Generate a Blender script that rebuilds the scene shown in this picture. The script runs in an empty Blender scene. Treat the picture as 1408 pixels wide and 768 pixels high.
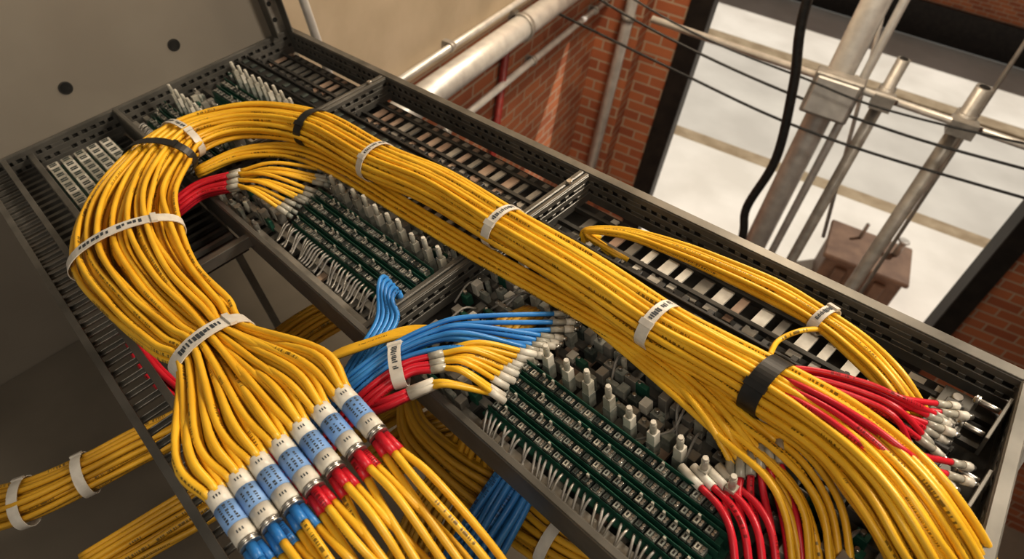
import bpy, math, random
import numpy as np
from mathutils import Matrix, Vector
V3=lambda *a: np.array(a,float)
nz=lambda a: a/(np.linalg.norm(a)+1e-12)
sc=bpy.context.scene
# Rack frame: u runs along the tray, v across it, w up out of it (metres); the rack hangs slightly tilted in the hall.
RB=np.array([[0.92447,-0.34199,0.16854],[0.30917,0.93111,0.1935],[-0.2231,-0.12678,0.96652]])
RO=V3(0.2231,0.12678,6.03348)
def R(P): return RO+np.asarray(P,float)@RB
I=lambda P: np.asarray(P,float)
# ---------------- materials ----------------
def mat(name,col,rough=.5,metal=0,col2=None,scale=20,bump=0,ink=None,detail=4):
    m=bpy.data.materials.new(name); m.use_nodes=True; nt=m.node_tree; N=nt.nodes; L=nt.links
    b=N["Principled BSDF"]; b.inputs["Roughness"].default_value=rough; b.inputs["Metallic"].default_value=metal
    b.inputs["Base Color"].default_value=(*col,1)
    tc=N.new("ShaderNodeTexCoord"); out=None
    def ramp(p0,p1,c0,c1,src):
        r=N.new("ShaderNodeValToRGB"); r.color_ramp.elements[0].position=p0; r.color_ramp.elements[1].position=p1
        r.color_ramp.elements[0].color=(*c0,1); r.color_ramp.elements[1].color=(*c1,1); L.new(src,r.inputs["Fac"]); return r.outputs["Color"]
    def noise(vec,s,d):
        no=N.new("ShaderNodeTexNoise"); no.inputs["Scale"].default_value=s; no.inputs["Detail"].default_value=d; L.new(vec,no.inputs["Vector"]); return no.outputs["Fac"]
    if col2 is not None:
        f=noise(tc.outputs["Object"],scale,detail); out=ramp(.35,.65,col,col2,f); L.new(out,b.inputs["Base Color"])
        if bump:
            bp=N.new("ShaderNodeBump"); bp.inputs["Strength"].default_value=bump; bp.inputs["Distance"].default_value=.01
            L.new(f,bp.inputs["Height"]); L.new(bp.outputs["Normal"],b.inputs["Normal"])
    if ink is not None:
        # printed lettering that runs along each jacket: attribute = (length, side cosine, cable id)
        at=N.new("ShaderNodeAttribute"); at.attribute_name="jacket"; sp=N.new("ShaderNodeSeparateXYZ"); L.new(at.outputs["Vector"],sp.inputs[0])
        def mth(op,a,bv):
            q=N.new("ShaderNodeMath"); q.operation=op
            for i,x in enumerate((a,bv)):
                if isinstance(x,(int,float)): q.inputs[i].default_value=x
                else: L.new(x,q.inputs[i])
            return q.outputs[0]
        def n1(s,z):
            cb=N.new("ShaderNodeCombineXYZ"); L.new(mth('MULTIPLY',sp.outputs["X"],s),cb.inputs["X"]); L.new(mth('MULTIPLY',sp.outputs["Z"],37.0),cb.inputs["Y"]); cb.inputs["Z"].default_value=z
            return noise(cb.outputs[0],1.0,0)
        k=mth('MULTIPLY',mth('GREATER_THAN',n1(420,0),.50),mth('GREATER_THAN',n1(11,5),.53))
        k=mth('MULTIPLY',k,mth('GREATER_THAN',sp.outputs["Y"],.84))
        mx=N.new("ShaderNodeMixRGB"); mx.inputs[2].default_value=(*ink,1); L.new(out,mx.inputs[1]); L.new(mth('MULTIPLY',k,.85),mx.inputs[0]); L.new(mx.outputs[0],b.inputs["Base Color"])
    return m
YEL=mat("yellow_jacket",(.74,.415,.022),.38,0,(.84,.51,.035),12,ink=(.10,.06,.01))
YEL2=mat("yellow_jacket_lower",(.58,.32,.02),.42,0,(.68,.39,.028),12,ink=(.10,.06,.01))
RED=mat("red_jacket",(.50,.012,.026),.36,0,(.62,.02,.04),12,ink=(.15,.0,.0))
BLU=mat("blue_jacket",(.03,.19,.50),.36,0,(.05,.27,.64),12,ink=(.01,.05,.15))
GRY=mat("grey_wire",(.20,.19,.175),.4,0,(.38,.36,.33),30)
WHT=mat("white_plastic",(.70,.67,.59),.4,0,(.56,.52,.45),40)
CLR=mat("translucent_boot",(.48,.46,.39),.25,0,(.34,.32,.27),60)
LBL=mat("blue_label",(.16,.31,.60),.5,0,(.26,.42,.70),30)
STRAP=mat("white_strap",(.74,.71,.64),.45,0,(.58,.54,.48),25)
BLK=mat("black_plastic",(.010,.010,.009),.45,0,(.026,.024,.022),30)
INK=mat("label_ink",(.05,.06,.07),.7)
NIC=mat("nickel",(.60,.58,.55),.28,.9,(.42,.40,.36),60)
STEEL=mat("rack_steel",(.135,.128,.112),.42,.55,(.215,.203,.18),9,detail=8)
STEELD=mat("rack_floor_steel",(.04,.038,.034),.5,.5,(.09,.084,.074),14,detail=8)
STEELL=mat("galvanised_bar",(.28,.265,.235),.4,.5,(.44,.41,.36),18)
RUST=mat("copper_bar",(.28,.18,.125),.5,.2,(.42,.31,.23),15)
PCB=mat("green_pcb",(.010,.065,.042),.4,0,(.02,.105,.066),60)
DRK=mat("dark_housing",(.025,.035,.031),.5,0,(.06,.072,.062),60)
GHS=mat("grey_housing",(.18,.195,.17),.5,0,(.34,.34,.30),60)
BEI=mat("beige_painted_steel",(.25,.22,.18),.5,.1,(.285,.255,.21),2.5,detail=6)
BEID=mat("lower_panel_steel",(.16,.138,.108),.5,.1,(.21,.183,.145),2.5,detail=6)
PLAS=mat("plaster",(.42,.34,.24),.8,0,(.50,.41,.30),3,bump=.1)
PIPE=mat("galvanised_pipe",(.60,.58,.55),.38,.35,(.74,.72,.68),12)
PIPED=mat("dull_scaffold_tube",(.32,.30,.27),.42,.35,(.45,.42,.38),14)
REDP=mat("red_painted_pipe",(.20,.02,.015),.45,0,(.28,.03,.02),20)
FRM=mat("dark_window_frame",(.014,.011,.009),.5,.3,(.028,.022,.017),8)
PAVE=mat("pale_pavement",(.55,.52,.47),.85,0,(.66,.63,.58),.7,detail=8)
ASPH=mat("pale_road",(.44,.42,.385),.9,0,(.54,.52,.48),.6,detail=8)  # light grey road surface with random mottling
KERB=mat("kerb_stone",(.24,.18,.11),.85,0,(.34,.27,.18),3)
CONC=mat("concrete_floor",(.20,.18,.15),.8,0,(.26,.23,.19),1.5,detail=8)
BOXM=mat("brown_painted_metal",(.11,.06,.035),.6,.1,(.17,.10,.06),4)
def brick(name):
    m=bpy.data.materials.new(name); m.use_nodes=True; nt=m.node_tree; N=nt.nodes; L=nt.links; b=N["Principled BSDF"]
    tc=N.new("ShaderNodeTexCoord"); sp=N.new("ShaderNodeSeparateXYZ"); cb=N.new("ShaderNodeCombineXYZ"); L.new(tc.outputs["Object"],sp.inputs[0])
    ad=N.new("ShaderNodeMath"); ad.operation='ADD'; L.new(sp.outputs["X"],ad.inputs[0]); L.new(sp.outputs["Y"],ad.inputs[1])
    L.new(ad.outputs[0],cb.inputs["X"]); L.new(sp.outputs["Z"],cb.inputs["Y"])
    t=N.new("ShaderNodeTexBrick"); L.new(cb.outputs[0],t.inputs["Vector"])
    t.inputs["Color1"].default_value=(.50,.18,.075,1); t.inputs["Color2"].default_value=(.34,.105,.048,1); t.inputs["Mortar"].default_value=(.46,.35,.25,1)
    t.inputs["Scale"].default_value=1; t.inputs["Brick Width"].default_value=.31; t.inputs["Row Height"].default_value=.108; t.inputs["Mortar Size"].default_value=.010
    no=N.new("ShaderNodeTexNoise"); no.inputs["Scale"].default_value=2.5; no.inputs["Detail"].default_value=8; L.new(tc.outputs["Object"],no.inputs["Vector"])
    mx=N.new("ShaderNodeMixRGB"); mx.blend_type='MULTIPLY'; mx.inputs[0].default_value=.5; L.new(t.outputs["Color"],mx.inputs[1])
    hs=N.new("ShaderNodeValToRGB"); hs.color_ramp.elements[0].color=(.5,.5,.5,1); hs.color_ramp.elements[1].color=(1.3,1.25,1.2,1)
    L.new(no.outputs["Fac"],hs.inputs["Fac"]); L.new(hs.outputs["Color"],mx.inputs[2]); L.new(mx.outputs[0],b.inputs["Base Color"]); b.inputs["Roughness"].default_value=.85
    bp=N.new("ShaderNodeBump"); bp.inputs["Strength"].default_value=.6; bp.inputs["Distance"].default_value=.01; bp.invert=True
    L.new(t.outputs["Fac"],bp.inputs["Height"]); L.new(bp.outputs["Normal"],b.inputs["Normal"]); return m
BRK=brick("red_brick")
# ---------------- mesh builder ----------------
_cid=[0]
class MB:
    def __init__(s,name,T=R,bevel=0):
        s.name=name;s.T=T;s.v=[];s.f=[];s.mi=[];s.sm=[];s.mats=[];s.bevel=bevel;s.n=0;s.at=[]
    def m(s,mt):
        if mt not in s.mats: s.mats.append(mt)
        return s.mats.index(mt)
    def add(s,P,faces,mt,smooth=False,at=None):
        P=s.T(np.asarray(P,float)); s.v.extend(map(tuple,P)); o=s.n; k=s.m(mt)
        s.at.append(np.zeros((len(P),3)) if at is None else at)
        for f in faces: s.f.append([i+o for i in f]); s.mi.append(k); s.sm.append(smooth)
        s.n+=len(P)
    BF=[(0,3,2,1),(4,5,6,7),(0,1,5,4),(1,2,6,5),(2,3,7,6),(3,0,4,7)]
    def box(s,c,size,mt,ax=None):
        a=np.eye(3) if ax is None else np.array(ax,float); h=np.array(size,float)/2; c=np.array(c,float)
        s.add([c+sx*h[0]*a[0]+sy*h[1]*a[1]+sz*h[2]*a[2] for sz in(-1,1) for sx,sy in((-1,-1),(1,-1),(1,1),(-1,1))],s.BF,mt)
    def box2(s,a,b,mt):
        a=np.array(a,float);b=np.array(b,float); s.box((a+b)/2,np.abs(b-a),mt)
    def tube(s,P,r,mt,seg=7,caps=True):
        P=np.asarray(P,float); n=len(P); r=np.full(n,float(r)) if np.isscalar(r) else np.asarray(r,float)
        t=np.gradient(P,axis=0); t/=np.linalg.norm(t,axis=1)[:,None]+1e-12
        up=V3(0,0,1) if abs(t[0][2])<.9 else V3(1,0,0); a=nz(np.cross(t[0],up)); A=[]
        for i in range(n): a=nz(a-a.dot(t[i])*t[i]); A.append(a)
        A=np.array(A); B=np.cross(t,A); th=np.arange(seg)*2*math.pi/seg
        ring=P[:,None,:]+r[:,None,None]*(np.cos(th)[None,:,None]*A[:,None,:]+np.sin(th)[None,:,None]*B[:,None,:])
        fs=[(i*seg+j,i*seg+(j+1)%seg,(i+1)*seg+(j+1)%seg,(i+1)*seg+j) for i in range(n-1) for j in range(seg)]
        _cid[0]+=1; ln=np.concatenate([[0],np.cumsum(np.linalg.norm(np.diff(P,axis=0),axis=1))]); ph=_cid[0]*1.3
        at=np.zeros((n,seg,3)); at[:,:,0]=ln[:,None]; at[:,:,1]=np.cos(th-ph)[None,:]; at[:,:,2]=(_cid[0]*.618)%1
        s.add(ring.reshape(-1,3),fs,mt,True,at.reshape(-1,3))
        if caps:
            o=s.n-n*seg; k=s.m(mt)
            s.f.append([o+j for j in range(seg)][::-1]); s.f.append([o+(n-1)*seg+j for j in range(seg)]); s.mi+=[k,k]; s.sm+=[False,False]
    def cyl(s,a,b,r,mt,seg=16): s.tube([a,b],r,mt,seg)
    def done(s,parent=None):
        me=bpy.data.meshes.new(s.name); me.from_pydata(s.v,[],s.f)
        for m in s.mats: me.materials.append(m)
        me.polygons.foreach_set("material_index",s.mi); me.polygons.foreach_set("use_smooth",s.sm)
        a=me.attributes.new("jacket",'FLOAT_VECTOR','POINT'); a.data.foreach_set("vector",np.concatenate(s.at).astype(np.float32).ravel()); me.update()
        o=bpy.data.objects.new(s.name,me); sc.collection.objects.link(o)
        if s.bevel:
            bm=o.modifiers.new("bevel","BEVEL"); bm.width=s.bevel; bm.segments=1; bm.limit_method='ANGLE'; bm.angle_limit=.9
        if parent: o.parent=parent
        return o
def cat(P,sub=6):
    P=np.asarray(P,float); Q=np.vstack([2*P[0]-P[1],P,2*P[-1]-P[-2]]); out=[]
    for i in range(len(P)-1):
        p0,p1,p2,p3=Q[i:i+4]
        for k in range(sub):
            t=k/sub; out.append(.5*((2*p1)+(-p0+p2)*t+(2*p0-5*p1+4*p2-p3)*t*t+(-p0+3*p1-3*p2+p3)*t**3))
    out.append(P[-1]); return np.array(out)
def mm(*L): return [V3(*p)/1000 for p in L]               # plain points, millimetres
def SC(*L): return [(p[0]/1000,p[1]/1000,p[2]/1000,p[3]/1000,p[3]/1000*(p[4] if len(p)>4 else .75)) for p in L]   # sections: u,v,w,half width,(flatness)
def frames(secs):
    C=np.array([q[:3] for q in secs],float); t=np.gradient(C,axis=0); Sd=[];Up=[]
    for x in t:
        x=nz(x); sd=nz(np.cross(x,V3(0,0,1))); Sd.append(sd); Up.append(np.cross(sd,x))
    return C,np.array(Sd),np.array(Up),t
def paths(secs,n,seed=0,jit=.07):
    rnd=random.Random(seed); C,Sd,Up,t=frames(secs); out=[]
    for i in range(n):
        q=math.sqrt((i+.5)/n); a,b=q*math.cos(i*2.39996),q*math.sin(i*2.39996)
        out.append([C[k]+(a+rnd.uniform(-jit,jit))*secs[k][3]*Sd[k]+(b+rnd.uniform(-jit,jit))*secs[k][4]*Up[k] for k in range(len(secs))])
    return out
def spread(E,n,seed=1,j=.006):
    rnd=random.Random(seed); E=np.array(E); out=[]
    for i in range(n):
        t=i/(n-1)*(len(E)-1); k=min(int(t),len(E)-2); out.append(E[k]+(E[k+1]-E[k])*(t-k)+V3(rnd.uniform(-j,j),rnd.uniform(-j,j),0))
    return out
def order(PP,idx,d): return sorted(range(len(PP)),key=lambda i:np.dot(PP[i][idx],d))
def plug(m,p,d,r):
    m.cyl(p-d*.012,p+d*.016,r*1.2,CLR,8); m.cyl(p+d*.016,p+d*.034,r*1.45,WHT,8); m.cyl(p+d*.034,p+d*.044,r*.9,NIC,8)
def bundle(name,secs,n,r,mt,seed=0,ends=None,boot=False,starts=None):
    m=MB(name); PP=paths(secs,n,seed)
    if ends is not None:
        E=spread(ends,n,seed); 
        for rk,i in enumerate(order(PP,-1,E[-1]-E[0])): PP[i].append(E[rk])
    if starts is not None:
        E=spread(starts,n,seed)
        for rk,i in enumerate(order(PP,0,E[-1]-E[0])): PP[i].insert(0,E[rk])
    for P in PP:
        m.tube(cat(P),r,mt)
        if boot: plug(m,P[-1],nz(P[-1]-P[-2]),r)
    return m.done()
def tie(secs,k,width,r,mt=STRAP,ink=True,grow=.97):
    C,Sd,Up,t=frames(secs); i=min(int(k),len(secs)-2); f=k-i
    def cc(A):
        A=np.asarray(A,float); Q=np.concatenate([[2*A[0]-A[1]],A,[2*A[-1]-A[-2]]]); p0,p1,p2,p3=Q[i:i+4]
        return .5*((2*p1)+(-p0+p2)*f+(2*p0-5*p1+4*p2-p3)*f*f+(-p0+3*p1-3*p2+p3)*f**3)
    c=cc(C); T_=nz(cc(t)); sd=nz(np.cross(T_,V3(0,0,1))); up=np.cross(sd,T_)
    rx=cc([q[3] for q in secs])*grow+r; ry=cc([q[4] for q in secs])*grow+r; m=MB("cable_tie"); K=48
    def ring(th,off,o2): return c+(rx+off)*math.cos(th)*sd+(ry+off)*math.sin(th)*up+T_*o2
    P=[];fs=[]
    for q in range(K):
        th=q*2*math.pi/K; P+=[ring(th,0,-width/2),ring(th,.0022,-width/2),ring(th,.0022,width/2),ring(th,0,width/2)]
        a=q*4;b=((q+1)%K)*4; fs+=[(a+e,a+(e+1)%4,b+(e+1)%4,b+e) for e in range(4)]
    m.add(P,fs,mt)
    th=math.radians(128); x=nz(ring(th+.05,0,0)-ring(th-.05,0,0)); m.box(ring(th,.003,0),(.012,width*1.1,.006),mt,[x,T_,nz(np.cross(T_,x))])
    if ink:
        rnd=random.Random(int(k*100))
        for w_ in range(13):
            if rnd.random()<.1: continue
            ta=math.radians(50+w_*5.2); tb=ta+math.radians(rnd.uniform(2.2,4.4)); l0=-width*rnd.uniform(.14,.28); l1=width*rnd.uniform(.1,.26)
            m.add([ring(ta,.0027,l0),ring(tb,.0027,l0),ring(tb,.0027,l1),ring(ta,.0027,l1)],[(0,1,2,3)],INK)
    return m.done()
# ================= RACK =================
rk=bpy.data.objects.new("cable_rack_frame",None); sc.collection.objects.link(rk)
def wall(m,a,b,h0,h1,mt,holes=True,lip=.016,side=1,th=.004,pitch=.03):
    a=V3(*a,0);b=V3(*b,0); d=b-a; Ln=np.linalg.norm(d); x=d/Ln; y=np.cross(V3(0,0,1),x); z=V3(0,0,1); ax=[x,y,z]; H=h0-h1
    def bx(s0,s1,z0,z1,off=0): m.box(a+x*(s0+s1)/2+y*off+z*(z0+z1)/2,(s1-s0,th,z1-z0),mt,ax)
    if holes:
        zs=[h0,h0-H*.20,h0-H*.34,h0-H*.54,h0-H*.68,h1]
        bx(0,Ln,zs[1],zs[0]);bx(0,Ln,zs[3],zs[2]);bx(0,Ln,zs[5],zs[4])
        s=0;k=0
        while s<Ln:
            w=.013 if k%6 else .04
            bx(s,min(s+w,Ln),zs[2],zs[1]); s2=s+pitch*.35
            if s2+w<Ln: bx(s2,s2+w,zs[4],zs[3])
            s+=pitch+(w-.013);k+=1
        m.box(a+x*Ln/2+y*side*.010+z*(h0+h1)/2,(Ln,.002,H*.96),STEELD,ax)  # dark backing sheet added so the slots look shaded instead of see-through
    else: bx(0,Ln,h1,h0)
    m.box(a+x*Ln/2+y*side*lip/2+z*(h0+.001),(Ln,lip,.004),mt,ax)
    m.box(a+x*Ln/2+y*side*lip+z*(h0-.006),(Ln,.003,.016),mt,ax)
m=MB("side_rails",bevel=.001)
wall(m,(-2.49,.985),(.0,.985),0,-.085,STEEL,lip=.022)
wall(m,(-2.49,.305),(.13,.305),0,-.085,STEEL,holes=False,lip=.012)
wall(m,(0,.985),(.13,.305),0,-.085,STEEL,lip=.020)
wall(m,(-2.478,-.12),(-2.478,.985),0,-.085,STEEL,lip=.010)
for u in(-1.86,-.985):
    wall(m,(u,.305),(u,.985),-.002,-.075,STEEL,side=-1,lip=.012)
    wall(m,(u+.03,.305),(u+.03,.985),-.002,-.075,STEEL,side=1,lip=.010)
wall(m,(-2.48,.015),(-1.5,.015),-.02,-.075,STEEL)
m.done(rk)
m=MB("end_brackets",bevel=.001)
for v,dv in((.90,.10),(.76,.08),(.60,.1),(.42,.09)):
    uu=(.985-v)*.19-.05
    m.box((uu-.03,v,-.055),(.05,dv,.005),STEEL); m.box((uu+.035,v,-.035),(.006,dv,.05),STEEL); m.box((uu-.03,v,-.048),(.025,dv*.4,.01),STEELD)
    for q in(-.3,.3):
        m.cyl((uu-.03,v+q*dv,-.052),(uu-.03,v+q*dv,-.044),.009,NIC,10); m.cyl((uu+.03,v+q*dv,-.03),(uu-.01,v+q*dv,-.03),.005,NIC,8); m.cyl((uu+.0,v+q*dv,-.03),(uu-.008,v+q*dv,-.03),.009,NIC,6)
for u in(-1.86,-.985):
    for v in(.36,.62,.93): m.cyl((u+.015,v,-.01),(u+.015,v,.008),.008,NIC,10)
m.done(rk)
m=MB("tray_floor"); rnd=random.Random(9)
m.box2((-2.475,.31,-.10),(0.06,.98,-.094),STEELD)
u=-2.45
while u<-.03:
    if not(-1.88<u<-1.82 or -1.0<u<-.94):
        wpl=rnd.choice([.018,.022,.028]); c3=u>-.95
        mt=rnd.choice([WHT,STEEL,RUST,STEELL,WHT]) if c3 else rnd.choice([RUST,RUST,STEELL,STEEL])
        if u<-1.9: mt=rnd.choice([STEEL,RUST,STEEL])
        a,b=.835+rnd.uniform(0,.012),.955
        m.box2((u,a,-.075),(u+wpl,b,-.070),mt); m.box2((u-.006,a-.01,-.09),(u+wpl+.006,a+.004,-.066),STEELD)
        m.cyl((u+wpl/2,a+.03,-.071),(u+wpl/2,a+.03,-.068),.006,BLK,8); m.cyl((u+wpl/2,b-.025,-.071),(u+wpl/2,b-.025,-.066),.005,NIC,8)
        m.box2((u,.32,-.078),(u+.020,.70,-.070),rnd.choice([STEEL,STEELL,STEEL,RUST]))
    u+=.047
for v in(.335,.375,.56,.60,.65): m.box2((-2.47,v,-.070),(.03,v+.016,-.060),STEEL if v>.5 else STEELL)
for v in(.865,.925): m.box2((-2.47,v,-.078),(.0,v+.01,-.064),STEELD)
m.box2((-2.475,-.05,-.10),(-1.55,.30,-.095),STEELD); u=-2.46
while u<-1.5:
    m.box2((u,-.05,-.085),(u+.016,.015,-.060),STEEL); m.box2((u,.02,-.08),(u+.014,.29,-.068),rnd.choice([STEEL,STEELD,BLK])); u+=.04
m.done(rk)
m=MB("raceway_cover",bevel=.0015)
for a,b in((-2.44,-1.88),(-1.81,-1.005),(-.935,-.03)):
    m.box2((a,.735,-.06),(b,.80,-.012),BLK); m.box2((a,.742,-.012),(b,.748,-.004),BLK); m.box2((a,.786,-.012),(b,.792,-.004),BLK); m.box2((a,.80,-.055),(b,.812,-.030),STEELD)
    u=a+.02
    while u<b-.03: m.box2((u,.756,-.013),(u+.02,.778,-.008),DRK); m.box2((u+.006,.80,-.05),(u+.02,.822,-.026),BLK); u+=.06
m.done(rk)
m=MB("side_ladder",bevel=.0008)
for v in(-.12,-.05): 
    m.box2((-2.47,v-.003,-.05),(.3,v+.003,0),STEEL); m.box2((-2.47,v-.008,-.003),(.3,v+.008,.002),STEEL)
u=-2.45
while u<.28:
    m.box2((u,-.12,-.030),(u+.012,-.05,-.024),STEEL); m.box2((u,-.12,-.035),(u+.003,-.05,-.018),STEEL); u+=.042
m.box2((-1.52,-.05,-.06),(-1.50,.305,-.03),STEEL)
m.done(rk)
m=MB("support_struts")
for u,v in((-1.86,.97),(-.97,.97),(-1.86,.33),(-.97,.33),(-.04,.9)): m.box2((u,v-.02,-.72),(u+.03,v,-.10),STEEL)
m.done(rk)
# ================= MODULES =================
def strips(u0,u1,v0,v1,ns,top=-.005,seed=1):
    rnd=random.Random(seed); m=MB("patch_panel_module",bevel=.0008)
    m.box2((u0-.01,v0-.012,-.068),(u1+.01,v1+.012,-.060),PCB); dv=(v1-v0)/ns
    for k in range(ns):
        va=v0+k*dv; zt=top-.012*(ns-1-k)
        m.box2((u0,va+dv*.08,-.06),(u1,va+dv*.62,zt-.012),PCB)
        m.box2((u0-.006,va+dv*.68,-.06),(u1+.006,va+dv*.74,zt+.009),PCB); m.box2((u0-.004,va,-.062),(u1+.004,va+dv*.05,zt-.001),PCB)
        u=u0+.004
        while u<u1-.02:
            m.box2((u,va+dv*.10,zt-.014),(u+.0195,va+dv*.64,zt),rnd.choice([DRK,GHS,DRK]))
            m.box2((u+.002,va+dv*.14,zt),(u+.0105,va+dv*.56,zt+.004),rnd.choice([GHS,GHS,CLR,DRK]))
            m.cyl((u+.0148,va+dv*.24,zt),(u+.0148,va+dv*.24,zt+.004),.0030,NIC,8); m.cyl((u+.0148,va+dv*.46,zt),(u+.0148,va+dv*.46,zt+.004),.0030,NIC,8)
            m.box2((u+.0045,va+dv*.24,zt+.004),(u+.008,va+dv*.46,zt+.0046),BLK)
            if rnd.random()<.3: m.box2((u+.004,va+dv*.50,zt),(u+.009,va+dv*.64,zt+.012),CLR)
            m.box2((u+.004,va+dv*.78,-.06),(u+.014,va+dv*.94,zt-.012+rnd.uniform(0,.01)),rnd.choice([PCB,DRK,GHS])); u+=.0225
    u=u0+.02
    while u<u1:
        h=.055+rnd.uniform(-.010,.008); v=v1+.022+rnd.uniform(-.003,.005)
        m.box2((u,v-.008,-.06),(u+.018,v+.010,-.02),GHS); m.box2((u+.001,v-.007,-.02),(u+.017,v+.009,-.02+h*.55),WHT if rnd.random()<.4 else CLR)
        m.cyl((u+.009,v,-.02+h*.5),(u+.009,v,-.02+h),.0062,CLR,10); m.cyl((u+.009,v,-.02+h),(u+.009,v,-.014+h),.0048,WHT,10); u+=.050
    return m.done()
strips(-1.48,-1.0,.415,.525,4,seed=1); strips(-.66,-.20,.375,.485,4,seed=2); strips(-2.40,-1.92,.37,.46,3,seed=3,top=-.02); strips(-2.36,-1.92,.60,.67,2,seed=5,top=-.02)
m=MB("keystone_jack_panel",bevel=.001); rnd=random.Random(8); m.box2((-2.40,.03,-.07),(-1.86,.25,-.058),PCB)
for i in range(13):
    for j in range(5):
        u=-2.39+i*.041; v=.04+j*.042
        if (j>2 and i<7) or (i<8 and j<4) or rnd.random()<.25:
            m.box2((u,v,-.058),(u+.033,v+.032,-.035),rnd.choice([WHT,CLR,CLR])); m.box2((u+.006,v+.006,-.035),(u+.014,v+.026,-.0335),DRK); m.box2((u+.019,v+.006,-.035),(u+.027,v+.026,-.0335),DRK)
        else: m.box2((u,v,-.058),(u+.033,v+.032,-.045),DRK)
m.done()
m=MB("terminal_components",bevel=.0008); rnd=random.Random(21)
def comp(u,v,z=-.07):
    k=rnd.random()
    if k<.4: m.box2((u,v,z),(u+.018,v+.020,z+rnd.uniform(.02,.05)),rnd.choice([WHT,CLR,STEELL,STEELL,GHS]))
    elif k<.65: m.box2((u,v,z),(u+.022,v+.016,z+.028),rnd.choice([DRK,GHS,STEELL,PCB])); m.cyl((u+.01,v+.008,z+.028),(u+.01,v+.008,z+.038),.0045,NIC,8)
    elif k<.75: m.cyl((u,v,z),(u,v,z+.035),.006,rnd.choice([NIC,GHS,CLR]),8)
    else: m.box2((u,v,z),(u+.026,v+.010,z+.034),rnd.choice([PCB,STEELL,GHS])); m.cyl((u+.006,v+.005,z+.034),(u+.006,v+.005,z+.037),.0035,NIC,8)
for (u0,u1,vs,st) in((-.93,-.02,(.53,.56,.59,.62,.65),.026),(-.92,-.70,(.34,.37,.40,.43,.46,.49),.028),(-.17,.03,(.34,.37,.40,.43,.46,.49),.028),(-1.80,-1.52,(.34,.37,.40,.43,.46,.5),.028),(-1.8,-1.02,(.58,.61,.64),.03),(-2.45,-1.9,(.50,.53,.56,.7),.03)):
    for v in vs:
        u=u0+rnd.uniform(0,.01)
        while u<u1:
            if rnd.random()<.84: comp(u,v)
            u+=st
for i in range(26):
    if rnd.random()<.7: m.box((-.93+i*.035,.70,-.05),(.022,.03,.028),rnd.choice([WHT,CLR,STEELL]))
m.done()
m=MB("grey_jumper_wires"); rnd=random.Random(5)
for (u0,u1,v0) in((-1.50,-1.02,.41),(-.66,-.2,.37),(-2.4,-1.95,.36)):
    u=u0
    while u<u1:
        du=rnd.uniform(.0,.03); m.tube(cat([(u,v0,-.050),(u+du*.4,v0-.015,-.048),(u+du,v0-.04,-.062),(u+du*1.5,v0-.055,-.064)],4),.0026,rnd.choice([GRY,GRY,STEELL]),6); u+=.013
for (u0,u1,v0,v1) in((-.92,-.05,.50,.72),(-1.8,-1.02,.54,.70)):
    for i in range(26):
        u=rnd.uniform(u0,u1); v=rnd.uniform(v0,v1); m.tube(cat([(u,v,-.05),(u+rnd.uniform(-.02,.02),v-.03,-.03),(u+rnd.uniform(-.03,.03),v-.08,-.05)],4),.0026,GRY,6)
m.done()
# ================= CABLES =================
r=.0064
main=SC((107,606,-220,78),(52,614,-50,71),(-13,626,30,68,.6),(-78,646,55,64,.6),(-166,665,60,55,.65),(-287,672,55,48),(-385,673,50,47),(-498,668,50,46),(-696,680,50,48),(-924,675,55,50),(-1156,672,60,52),(-1369,645,60,53),
 (-1662,629,60,55),(-1855,521,70,60,.7),(-1905,367,80,78,.6),(-1821,240,90,98,.5),(-1679,125,100,120,.42),(-1497,60,110,122,.38),(-1287,45,120,102,.38),(-1111,53,130,84,.4),(-1015,60,140,72,.42))
CT=mm(*[(-712-2*k,v,170) for k,v in enumerate((-63,-29,6,43,80,119,159))])
CE=mm(*[(-614-1.5*k,v,155) for k,v in enumerate((-64,-30,5,41,78,117,157))])
m=MB("yellow_cable_bundle"); PP=paths(main,52,3); od=order(PP,-1,CT[-1]-CT[0])
for i in od[49:]: PP[i].append(CT[6]-nz(CE[6]-CT[6])*.06+V3(0,.01,-.01)); PP[i].append(CT[6]+V3(0,.004,-.004))
for k in range(7):
    ax=nz(CE[k]-CT[k]); sd=nz(np.cross(ax,V3(0,0,1))); up=np.cross(sd,ax)
    if sd.dot(CT[-1]-CT[0])<0: sd=-sd
    off=sorted([(math.cos(a),math.sin(a)) for a in [q*math.pi/3+.3 for q in range(6)]]+[(0,0)])
    for j,(a,b) in enumerate(off):
        P=PP[od[k*7+j]]; P.append(CT[k]-ax*.080+sd*a*.021+up*b*.012+V3(0,0,.006)); P.append(CT[k]+ax*.006+sd*a*.0115+up*b*.0115)
for P in PP: m.tube(cat(P),r,YEL,8)
m.done()
m=MB("labelled_trunk_connectors")
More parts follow.
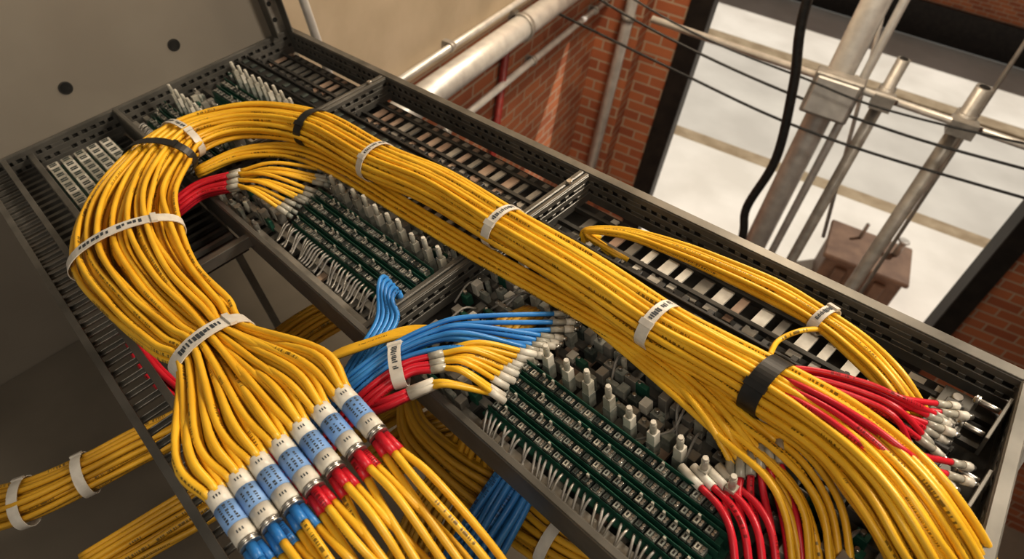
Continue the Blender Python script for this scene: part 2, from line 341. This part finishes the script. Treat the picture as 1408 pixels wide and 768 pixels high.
for k in range(7):
    a,b=CT[k],CE[k]; ax=b-a; R0=.0172; P=lambda t:a+ax*t
    m.tube([P(0),P(.01),P(.03),P(.30)],[R0*.75,R0*.95,R0,R0],WHT,20); m.tube([P(.30),P(.68)],R0*1.03,LBL,20)
    m.tube([P(.68),P(.90),P(.94)],[R0,R0,R0*.85],WHT,20); m.tube([P(.93),P(1.0)],R0*.9,NIC,16); m.tube([P(.955),P(.975)],R0*1.02,NIC,16); m.tube([P(1.0),P(1.03)],R0*.98,NIC,16)
    A=nz(ax); sd=nz(np.cross(A,V3(0,0,1))); up=np.cross(sd,A); rnd=random.Random(k)
    f=lambda t,an,g=1.04:P(t)+(R0*g)*(math.cos(an)*sd+math.sin(an)*up)
    for row in(-1,0,1):
        for s_ in range(7):
            if rnd.random()<.15: continue
            t0=.33+s_*.046; t1=t0+rnd.uniform(.018,.036); a0=math.radians(90+row*26-5); a1=a0+math.radians(rnd.uniform(8,15)); m.add([f(t0,a0),f(t1,a0),f(t1,a1),f(t0,a1)],[(0,1,2,3)],INK)
    for t0 in(.12,.78):
        for q in range(3):
            an=math.radians(75+q*14); m.add([f(t0,an,1.012),f(t0+.05,an,1.012),f(t0+.05,an+.1,1.012),f(t0,an+.1,1.012)],[(0,1,2,3)],INK)
m.done()
m=MB("trunk_connector_tails"); tail=mm((-595,-76,0),(-545,-46,0),(-497,-6,0),(-466,30,0),(-430,66,0),(-404,104,0),(-389,140,0)); rnd=random.Random(6)
for k in range(7):
    ax=nz(CE[k]-CT[k]); sd=nz(np.cross(ax,V3(0,0,1)))
    if sd.dot(CT[-1]-CT[0])<0: sd=-sd
    for q in range(3):
        o=sd*(q-1)*.010+V3(0,0,(q%2)*.010-.005); L_=rnd.uniform(.026,.040); p=CE[k]+ax*.004+o*.8; p2=p+ax*L_+o*.3; bc=BLU if k<3 else RED
        m.tube([p,p2],[.0078,.0070],bc,10)
        t=tail[k]+V3(.10,(q-1)*.024+.01,-.02-.02*q); p3=p2+ax*.07+sd*(q-1)*.006+sd*rnd.uniform(-.004,.004)
        m.tube(cat([p2,p3,p3*.5+t*.5+V3(rnd.uniform(-.01,.01),rnd.uniform(-.01,.01),.012),t],8),.0062,BLU if (k==0 and q<2) else YEL,8)
m.done()
for k,wd,mt,ink,g in((4.95,.034,BLK,0,1),(7,.024,STRAP,1,.97),(9,.024,STRAP,1,.97),(11,.020,STRAP,1,.97),(12,.026,BLK,0,.97),(14.1,.020,STRAP,1,.98),(14.8,.026,BLK,0,1.03),(17,.034,STRAP,1,.98),(20,.036,STRAP,1,.98)): tie(main,k,wd,r,mt,ink,g)
E5=mm((-256,543,0),(-245,559,10),(-233,574,20),(-225,593,20),(-217,610,20))
bundle("yellow_cable_strands",SC((-1814,324,20,16),(-1776,445,30,29,.3),(-1678,550,20,33,.3),(-1505,592,15,31,.3),(-1207,599,15,26,.4),(-946,608,15,23,.4),(-744,620,15,21,.4),(-561,630,15,20,.4),(-422,622,20,21,.4),(-321,595,30,29,.3)),10,.006,YEL,5,ends=E5)
bundle("yellow_cable_strands",SC((-737,633,10,11),(-551,619,10,17,.4),(-386,595,20,22,.4),(-283,591,20,35,.4),(-195,583,20,46,.3),(-130,560,0,49,.3),(-78,512,-40,48,.3),(-38,473,-80,48)),11,.006,YEL,6)
m=MB("red_patch_cables")
for q,p in enumerate(spread(E5,6,3,.002)):
    d=nz(V3(.06,-.09,-.01)); m.cyl(p-d*.01,p+d*.03,.0078,CLR,8); dv=V3((q-2.5)*.011,(q-2.5)*.017,0)
    m.tube(cat([p+d*.03]+[x+dv for x in mm((-197,525,0),(-157,487,-15),(-104,430,-60))]),.0058,RED)
for q in range(4):
    P=[x+V3(.014*q,.013*q,0) for x in mm((-270,481,0),(-226,470,5),(-186,445,-5),(-135,387,-50))]; d=nz(P[1]-P[0]); m.cyl(P[0]-d*.045,P[0]+d*.002,.0078,WHT,8); m.tube(cat(P),.0058,RED)
m.done()
m=MB("red_patch_cables"); PP=sorted(paths(SC((-1769,-7,-100,20),(-1733,88,-30,24),(-1700,206,20,29,.5),(-1706,291,30,33,.5),(-1661,363,35,42,.4)),11,7),key=lambda P:P[-1][1])
EE=spread(mm((-1490,420,-20),(-1505,457,-20),(-1490,500,-15),(-1510,541,-10),(-1550,580,-10)),11,4,.008)
for P,e_ in zip(PP,EE):
    m.tube(cat(P),.0066,RED); d=nz(P[-1]-P[-2]); m.cyl(P[-1]-d*.004,P[-1]+d*.026,.0074,CLR,8)
    mid=(P[-1]+e_)/2+V3(0,0,.03); m.tube(cat([P[-1]+d*.026,mid,e_],8),.0054,YEL); dd=nz(e_-mid); m.cyl(e_-dd*.026,e_+dd*.004,.0072,CLR,8); m.cyl(e_+dd*.004,e_+dd*.02,.006,GHS,8)
m.done()
bundle("red_patch_cables",SC((-1741,-28,-120,16),(-1542,-41,-120,18),(-1398,-50,-120,20),(-1258,-37,-120,22),(-1061,8,-140,22),(-834,62,-200,20)),9,.0062,RED,8)
bundle("blue_patch_cables",SC((-906,43,-120,26),(-868,131,-30,26,.5),(-838,200,30,26,.5),(-829,266,45,26,.5),(-819,307,50,26,.5),(-792,370,55,36,.45),(-750,422,50,50,.4)),12,.0052,BLU,9,
 ends=mm((-688,445,-10),(-680,470,0),(-663,495,0),(-672,528,0),(-664,560,0),(-690,600,0)),boot=True)
m=MB("red_patch_cables"); PP=sorted(paths(SC((-818,2,-120,20),(-808,114,-20,22,.5),(-795,195,30,22,.5),(-787,252,45,21,.5),(-778,300,50,20,.5),(-755,338,50,26,.4)),9,10),key=lambda P:P[-1][1])
EE=spread(mm((-635,385,-10),(-645,412,-10),(-655,443,-10),(-658,470,-10),(-654,495,0)),9,6,.006)
for P,e_ in zip(PP,EE):
    m.tube(cat(P),.0062,RED); d=nz(P[-1]-P[-2]); m.cyl(P[-1]-d*.004,P[-1]+d*.024,.0074,CLR,8)
    mid=(P[-1]+e_)/2+V3(0,0,.035); m.tube(cat([P[-1]+d*.02,mid,e_],8),.0056,YEL); dd=nz(e_-mid); m.cyl(e_-dd*.03,e_+dd*.006,.0074,WHT,8)
for P in paths(SC((-818,160,0,12),(-763,214,30,12),(-735,266,40,9)),3,12):
    m.tube(cat(P),.0072,RED); d=nz(P[-1]-P[-2]); m.cyl(P[-1],P[-1]+d*.05,.0085,WHT,8); e_=V3(-.645,.385,0); m.tube(cat([P[-1]+d*.04,(P[-1]+e_)/2+V3(0,0,.03),e_]),.006,YEL)
m.done()
tie(SC((-868,195,30,52,.5),(-830,245,40,48,.5),(-797,292,48,42,.5),(-760,350,50,42,.5)),2,.024,r,STRAP,1,1.0)
m=MB("blue_patch_cables")
for q in range(5):
    a,b=-1046+15*q,428-2*q
    P=mm((a,b,-10),(a+2,b-4,22),(a+28,b-32,34),(-958+9*q,346+6*q,18),(-932+9*q,290+4*q,8),(-930+8*q,239+5*q,-20),(-912+5*q,164+4*q,-60)); m.tube(cat(P),.0052,BLU); m.cyl(P[0]-V3(0,0,.012),P[0]+V3(0,0,.024),.0068,BLU,8)
m.done()
m=MB("yellow_cable_strands")
for q in range(6): m.tube(cat(mm((-1004+6*q,100+14*q,-50),(-953,189+7*q,10),(-905,269+6*q,30),(-859,344+6*q,35),(-771+3*q,419+5*q,30),(-697+3*q,510+7*q,-10))),.0056,YEL)
m.tube(cat(mm((-292,887,0),(-314,839,20),(-330,796,20),(-317,742,40)),8),.0052,YEL)
m.done()
bundle("red_patch_cables",SC((-480,690,20,22,.5),(-391,690,25,24,.5),(-296,702,52,24,.5),(-228,734,60,22,.6),(-164,766,50,26,.6),(-115,777,40,30,.6)),9,.0052,RED,13,ends=mm((-70,750,0),(-60,780,0),(-62,804,0),(-75,820,10),(-62,838,0),(-68,862,0)),boot=True)
bundle("red_patch_cables",SC((-480,668,20,22,.5),(-375,668,30,25,.5),(-292,680,62,22,.5),(-200,672,92,22,.5),(-129,668,90,26,.6),(-71,669,70,34,.6)),9,.0052,RED,14,ends=mm((-39,635,30),(-30,660,40),(-20,687,30),(-28,705,30),(-14,728,10),(-11,765,0)),boot=True)
yr=SC((-833,838,-20,7,.6),(-752,880,-10,12,.6),(-628,897,0,20,.6),(-512,911,0,25,.6),(-400,915,0,28,.6),(-302,906,0,27,.6),(-225,880,10,29,.6),(-155,857,0,28,.6),(-92,842,-40,27,.6))
bundle("yellow_cable_bundle",yr,17,.0056,YEL,15,starts=mm((-850,830,-60),(-845,850,-60),(-830,870,-60),(-770,850,-60),(-730,850,-60))); tie(yr,5,.02,r)
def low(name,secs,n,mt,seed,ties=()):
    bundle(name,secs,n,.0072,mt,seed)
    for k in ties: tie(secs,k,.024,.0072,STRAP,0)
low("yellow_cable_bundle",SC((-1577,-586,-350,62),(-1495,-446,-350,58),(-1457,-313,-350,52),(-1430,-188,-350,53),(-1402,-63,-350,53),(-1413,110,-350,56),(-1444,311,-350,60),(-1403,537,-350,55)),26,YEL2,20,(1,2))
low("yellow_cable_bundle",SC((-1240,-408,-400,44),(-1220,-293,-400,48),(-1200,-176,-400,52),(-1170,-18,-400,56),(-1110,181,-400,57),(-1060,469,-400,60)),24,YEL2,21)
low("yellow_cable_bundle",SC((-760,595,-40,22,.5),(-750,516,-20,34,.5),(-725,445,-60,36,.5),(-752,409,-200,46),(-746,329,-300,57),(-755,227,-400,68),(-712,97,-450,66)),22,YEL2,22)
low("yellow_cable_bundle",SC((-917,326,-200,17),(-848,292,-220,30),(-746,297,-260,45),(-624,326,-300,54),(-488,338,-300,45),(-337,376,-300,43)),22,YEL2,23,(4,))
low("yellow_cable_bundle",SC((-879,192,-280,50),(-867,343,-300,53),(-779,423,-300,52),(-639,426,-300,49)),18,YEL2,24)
low("blue_patch_cables",SC((-567,524,-120,21),(-573,417,-130,35),(-577,321,-200,50),(-561,213,-240,52),(-534,124,-250,50)),24,BLU,25)
# ================= ROOM =================
m=MB("wall_left"); m.box2((-2.53,-1.9,-1.2),(-2.495,1.0,1.3),BEI)
for v,w in((.586,.107),(.221,.117)): m.cyl((-2.495,v,w),(-2.4935,v,w),.021,STEELD,20); m.cyl((-2.4935,v,w),(-2.4925,v,w),.017,BLK,20)
m.done()
m=MB("wall_bracket_post",bevel=.001)
m.box2((-2.494,.925,.0),(-2.44,.93,1.3),STEEL); m.box2((-2.494,.985,.0),(-2.44,.99,1.3),STEEL); m.box2((-2.494,.925,0),(-2.49,.99,1.3),STEELL)
for i in range(20): m.cyl((-2.492,.957,.05+i*.06),(-2.487,.957,.05+i*.06),.009,BLK,10)
m.done()
m=MB("slim_conduit"); m.cyl((-2.42,1.06,-.8),(-2.42,1.06,1.3),.017,PIPE,14); m.done()
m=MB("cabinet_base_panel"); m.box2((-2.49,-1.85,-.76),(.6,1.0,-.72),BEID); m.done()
def WB(name,bev=0): return MB(name,I,bev)
X0,YW=-1.92,6.6
m=WB("wall_brick_left"); m.box2((X0-.25,1.95,0),(X0,YW,5.1),BRK); m.done()
m=WB("wall_plaster_left"); m.box2((X0-.25,1.95,5.1),(X0+.01,YW,9),PLAS); m.done()
m=WB("wall_window")
m.box2((X0-.25,YW,0),(-1.16,YW+.35,9),BRK); m.box2((X0,YW-.28,0),(-1.5,YW,9),BRK); m.box2((2.5,YW,0),(7,YW+.35,9),BRK)
m.box2((-1.16,YW,0),(2.5,YW+.35,1.5),BRK); m.box2((-1.16,YW,7.6),(2.5,YW+.35,9),BRK); m.done()
m=WB("window_1",.01)
m.box2((-1.16,YW-.05,1.5),(-.95,YW+.25,7.6),FRM); m.box2((2.3,YW-.05,1.5),(2.5,YW+.25,7.6),FRM); m.box2((-.95,YW-.05,1.5),(2.3,YW+.25,1.65),FRM); m.box2((-.95,YW-.05,7.45),(2.3,YW+.25,7.6),FRM); m.done()
m=WB("wall_right"); m.box2((7,-4,0),(7.3,YW+.35,9),BRK); m.done()
m=WB("ceiling"); m.box2((X0-.25,-1.0,9),(7.3,YW+.35,9.2),PLAS); m.done()
m=WB("floor"); m.box2((-5,-4,-.1),(7.3,YW+.35,.0),CONC); m.done()
m=WB("street")
m.box2((-14,YW+.35,-.2),(30,12.7,0),PAVE); m.box2((-14,18.7,-.2),(30,22.8,0),PAVE); m.box2((-14,13.1,-.25),(30,18.2,-.16),ASPH)
m.box2((-14,12.7,-.25),(30,13.1,0),KERB); m.box2((-14,18.2,-.25),(30,18.7,0),KERB); m.box2((-14,13.1,-.16),(30,13.32,-.15),KERB); m.done()
m=WB("neighbour_building"); m.box2((-14,23,0),(30,24,5),BRK); m.box2((-14,22.85,0),(30,23.0,.95),FRM); m.done()
m=WB("utility_cabinet",.02); m.box2((1.5,9.5,0),(2.65,10.4,.72),BOXM); m.box2((1.44,9.44,.72),(2.71,10.46,.80),BOXM)
m.cyl((1.9,10.2,.80),(1.9,10.2,1.1),.03,PIPED,10); m.cyl((2.45,10.1,.80),(2.45,10.1,1.05),.05,PIPED,10); m.cyl((2.45,10.1,1.05),(2.45,10.1,1.1),.09,PIPED,10)
for x in(1.78,2.07,2.36): m.box2((x-.09,9.43,.12),(x+.09,9.5,.62),BOXM)
m.done()
m=WB("wall_conduit"); m.cyl((X0+.10,1.9,5.03),(X0+.10,YW-.3,5.03),.085,PIPE,24)
for y in(2.6,4.2,5.8): m.cyl((X0+.1,y,5.03),(X0+.1,y+.05,5.03),.098,PIPED,24); m.box2((X0,y,4.93),(X0+.05,y+.05,5.13),PIPED)
m.done()
for zz,rr in((4.62,.028),(5.20,.020)):
    m=WB("thin_wall_pipe"); m.cyl((X0+.06,1.9,zz),(X0+.06,YW-.28,zz),rr,PIPE,14)
    for y in(3.3,4.6,5.9): m.cyl((X0+.06,y,zz),(X0+.06,y+.04,zz),rr*1.4,PIPED,14); m.box2((X0,y,zz-.03),(X0+.06,y+.04,zz+.03),PIPED)
    m.done()
m=WB("red_drain_pipe"); m.cyl((X0+.04,4.15,0),(X0+.04,4.15,4.94),.030,REDP,14); m.done()
m=WB("corner_pipe"); m.cyl((-1.62,YW-.36,0),(-1.62,YW-.36,9),.055,PIPE,18)
for z in(2.5,4.5,6.3): m.cyl((-1.62,YW-.36,z),(-1.62,YW-.36,z+.05),.07,PIPED,18)
m.done()
m=WB("steel_column"); m.cyl((.25,5,0),(.25,5,9),.09,PIPE,24); m.cyl((.25,5,5.9),(.25,5,6.0),.115,PIPED,24); m.cyl((.40,4.98,0),(.40,4.98,9),.03,PIPE,14); m.done()
def pole(x,y,top,rr):
    m=WB("scaffold_tube"); m.cyl((x,y,0),(x,y,top),rr,PIPED,18); m.tube([(x,y,top-.01),(x,y,top+.005)],[rr*.85,rr*.6],FRM,18)
    m.cyl((x,y,4.98),(x,y,5.12),rr*1.3,PIPED,18); m.box2((x-rr*1.6,y-.14,5.00),(x+rr*1.6,y-.03,5.10),PIPED); m.cyl((x-rr,y-.12,5.08),(x+rr*2,y-.12,5.08),.02,NIC,10); m.done()
pole(.57,5,5.32,.042); pole(1.08,5,5.30,.052)
m=WB("scaffold_ledger"); m.cyl((-1.1,4.9,5.10),(7,4.9,5.0),.026,PIPE,14); m.done()
m=WB("junction_box",.01); m.box2((.10,4.78,4.86),(.42,4.90,5.16),PIPED); m.box2((.12,4.76,4.88),(.40,4.78,5.14),PIPE); m.done()
m=WB("steel_tie_rod"); m.cyl((1.36,5.6,0),(1.2,5.6,9),.016,PIPED,10); m.cyl((.75,5.4,3.6),(.18,5.4,6.2),.016,PIPE,10); m.done()
def wire(name,P,rr): m=WB(name); m.tube(cat(P,8),rr,BLK,8); m.done()
wire("overhead_wire",[(-1.9,4.8,5.30),(-1.33,4.8,5.12),(-.4,4.8,4.98),(.5,4.8,4.93),(1.5,4.8,4.97),(4,4.8,5.2),(7,4.8,5.6)],.010)
wire("overhead_wire",[(-1.9,4.7,5.45),(-.9,4.7,5.2),(0,4.7,5.12),(1,4.7,5.12),(4,4.7,5.5),(7,4.7,6)],.008)
wire("overhead_wire",[(-1.9,4.75,5.0),(-.8,4.75,4.86),(.2,4.75,4.76),(1.4,4.75,4.80),(4,4.75,5.0),(7,4.75,5.4)],.010)
wire("hanging_power_cable",[(-.2,4.6,9),(-.16,4.6,6.5),(-.13,4.6,5.6),(.0,4.6,5.1),(.10,4.6,4.56),(.06,4.6,4.1),(.13,4.6,3.8),(.2,4.6,3.0),(.2,4.6,.0)],.032)
# ================= CAMERA / LIGHT =================
cam=bpy.data.cameras.new("camera"); co=bpy.data.objects.new("camera",cam); sc.collection.objects.link(co); sc.camera=co
cam.lens=23.78; cam.clip_start=.05; cam.clip_end=200
co.matrix_world=Matrix([[0.88106,-0.40069,0.25135,0],[0.45516,0.57364,-0.68101,0],[0.12868,0.71441,0.68779,7],[0,0,0,1]])
cam.dof.use_dof=True; cam.dof.focus_distance=1.3; cam.dof.aperture_fstop=4
def aim(o,d): o.rotation_euler=Vector(tuple(d)).to_track_quat('-Z','Y').to_euler()
l=bpy.data.lights.new("sun","SUN"); l.energy=4.2; l.angle=.01; l.color=(1,.95,.87); o=bpy.data.objects.new("sun",l); sc.collection.objects.link(o); aim(o,(-.45,-.45,-1))
def area(loc,tgt,size,e,col):
    l=bpy.data.lights.new("added_area_light","AREA"); l.size=size; l.energy=e; l.color=col; o=bpy.data.objects.new("added_area_light",l); sc.collection.objects.link(o); o.location=tuple(loc); aim(o,V3(*tgt)-V3(*loc))  # soft light added for brightness, not a fixture of the hall
area((1.6,2.2,8.7),tuple(R([-1,.4,0])),.8,118,(1,.90,.76))
area((-.6,4.2,8.8),(-1.9,4.8,4.5),.8,170,(1,.84,.64))  # added to brighten the brick wall
area((.5,-1.5,8.6),tuple(R([-1.3,.2,0])),1.2,34,(1,.89,.74))  # added frontal fill for the rack
w=bpy.data.worlds.new("sky"); sc.world=w; w.use_nodes=True; b=w.node_tree.nodes["Background"]; b.inputs[0].default_value=(.95,.89,.80,1); b.inputs[1].default_value=.24
sc.view_settings.view_transform='Standard'; sc.view_settings.exposure=.06; sc.view_settings.gamma=.88
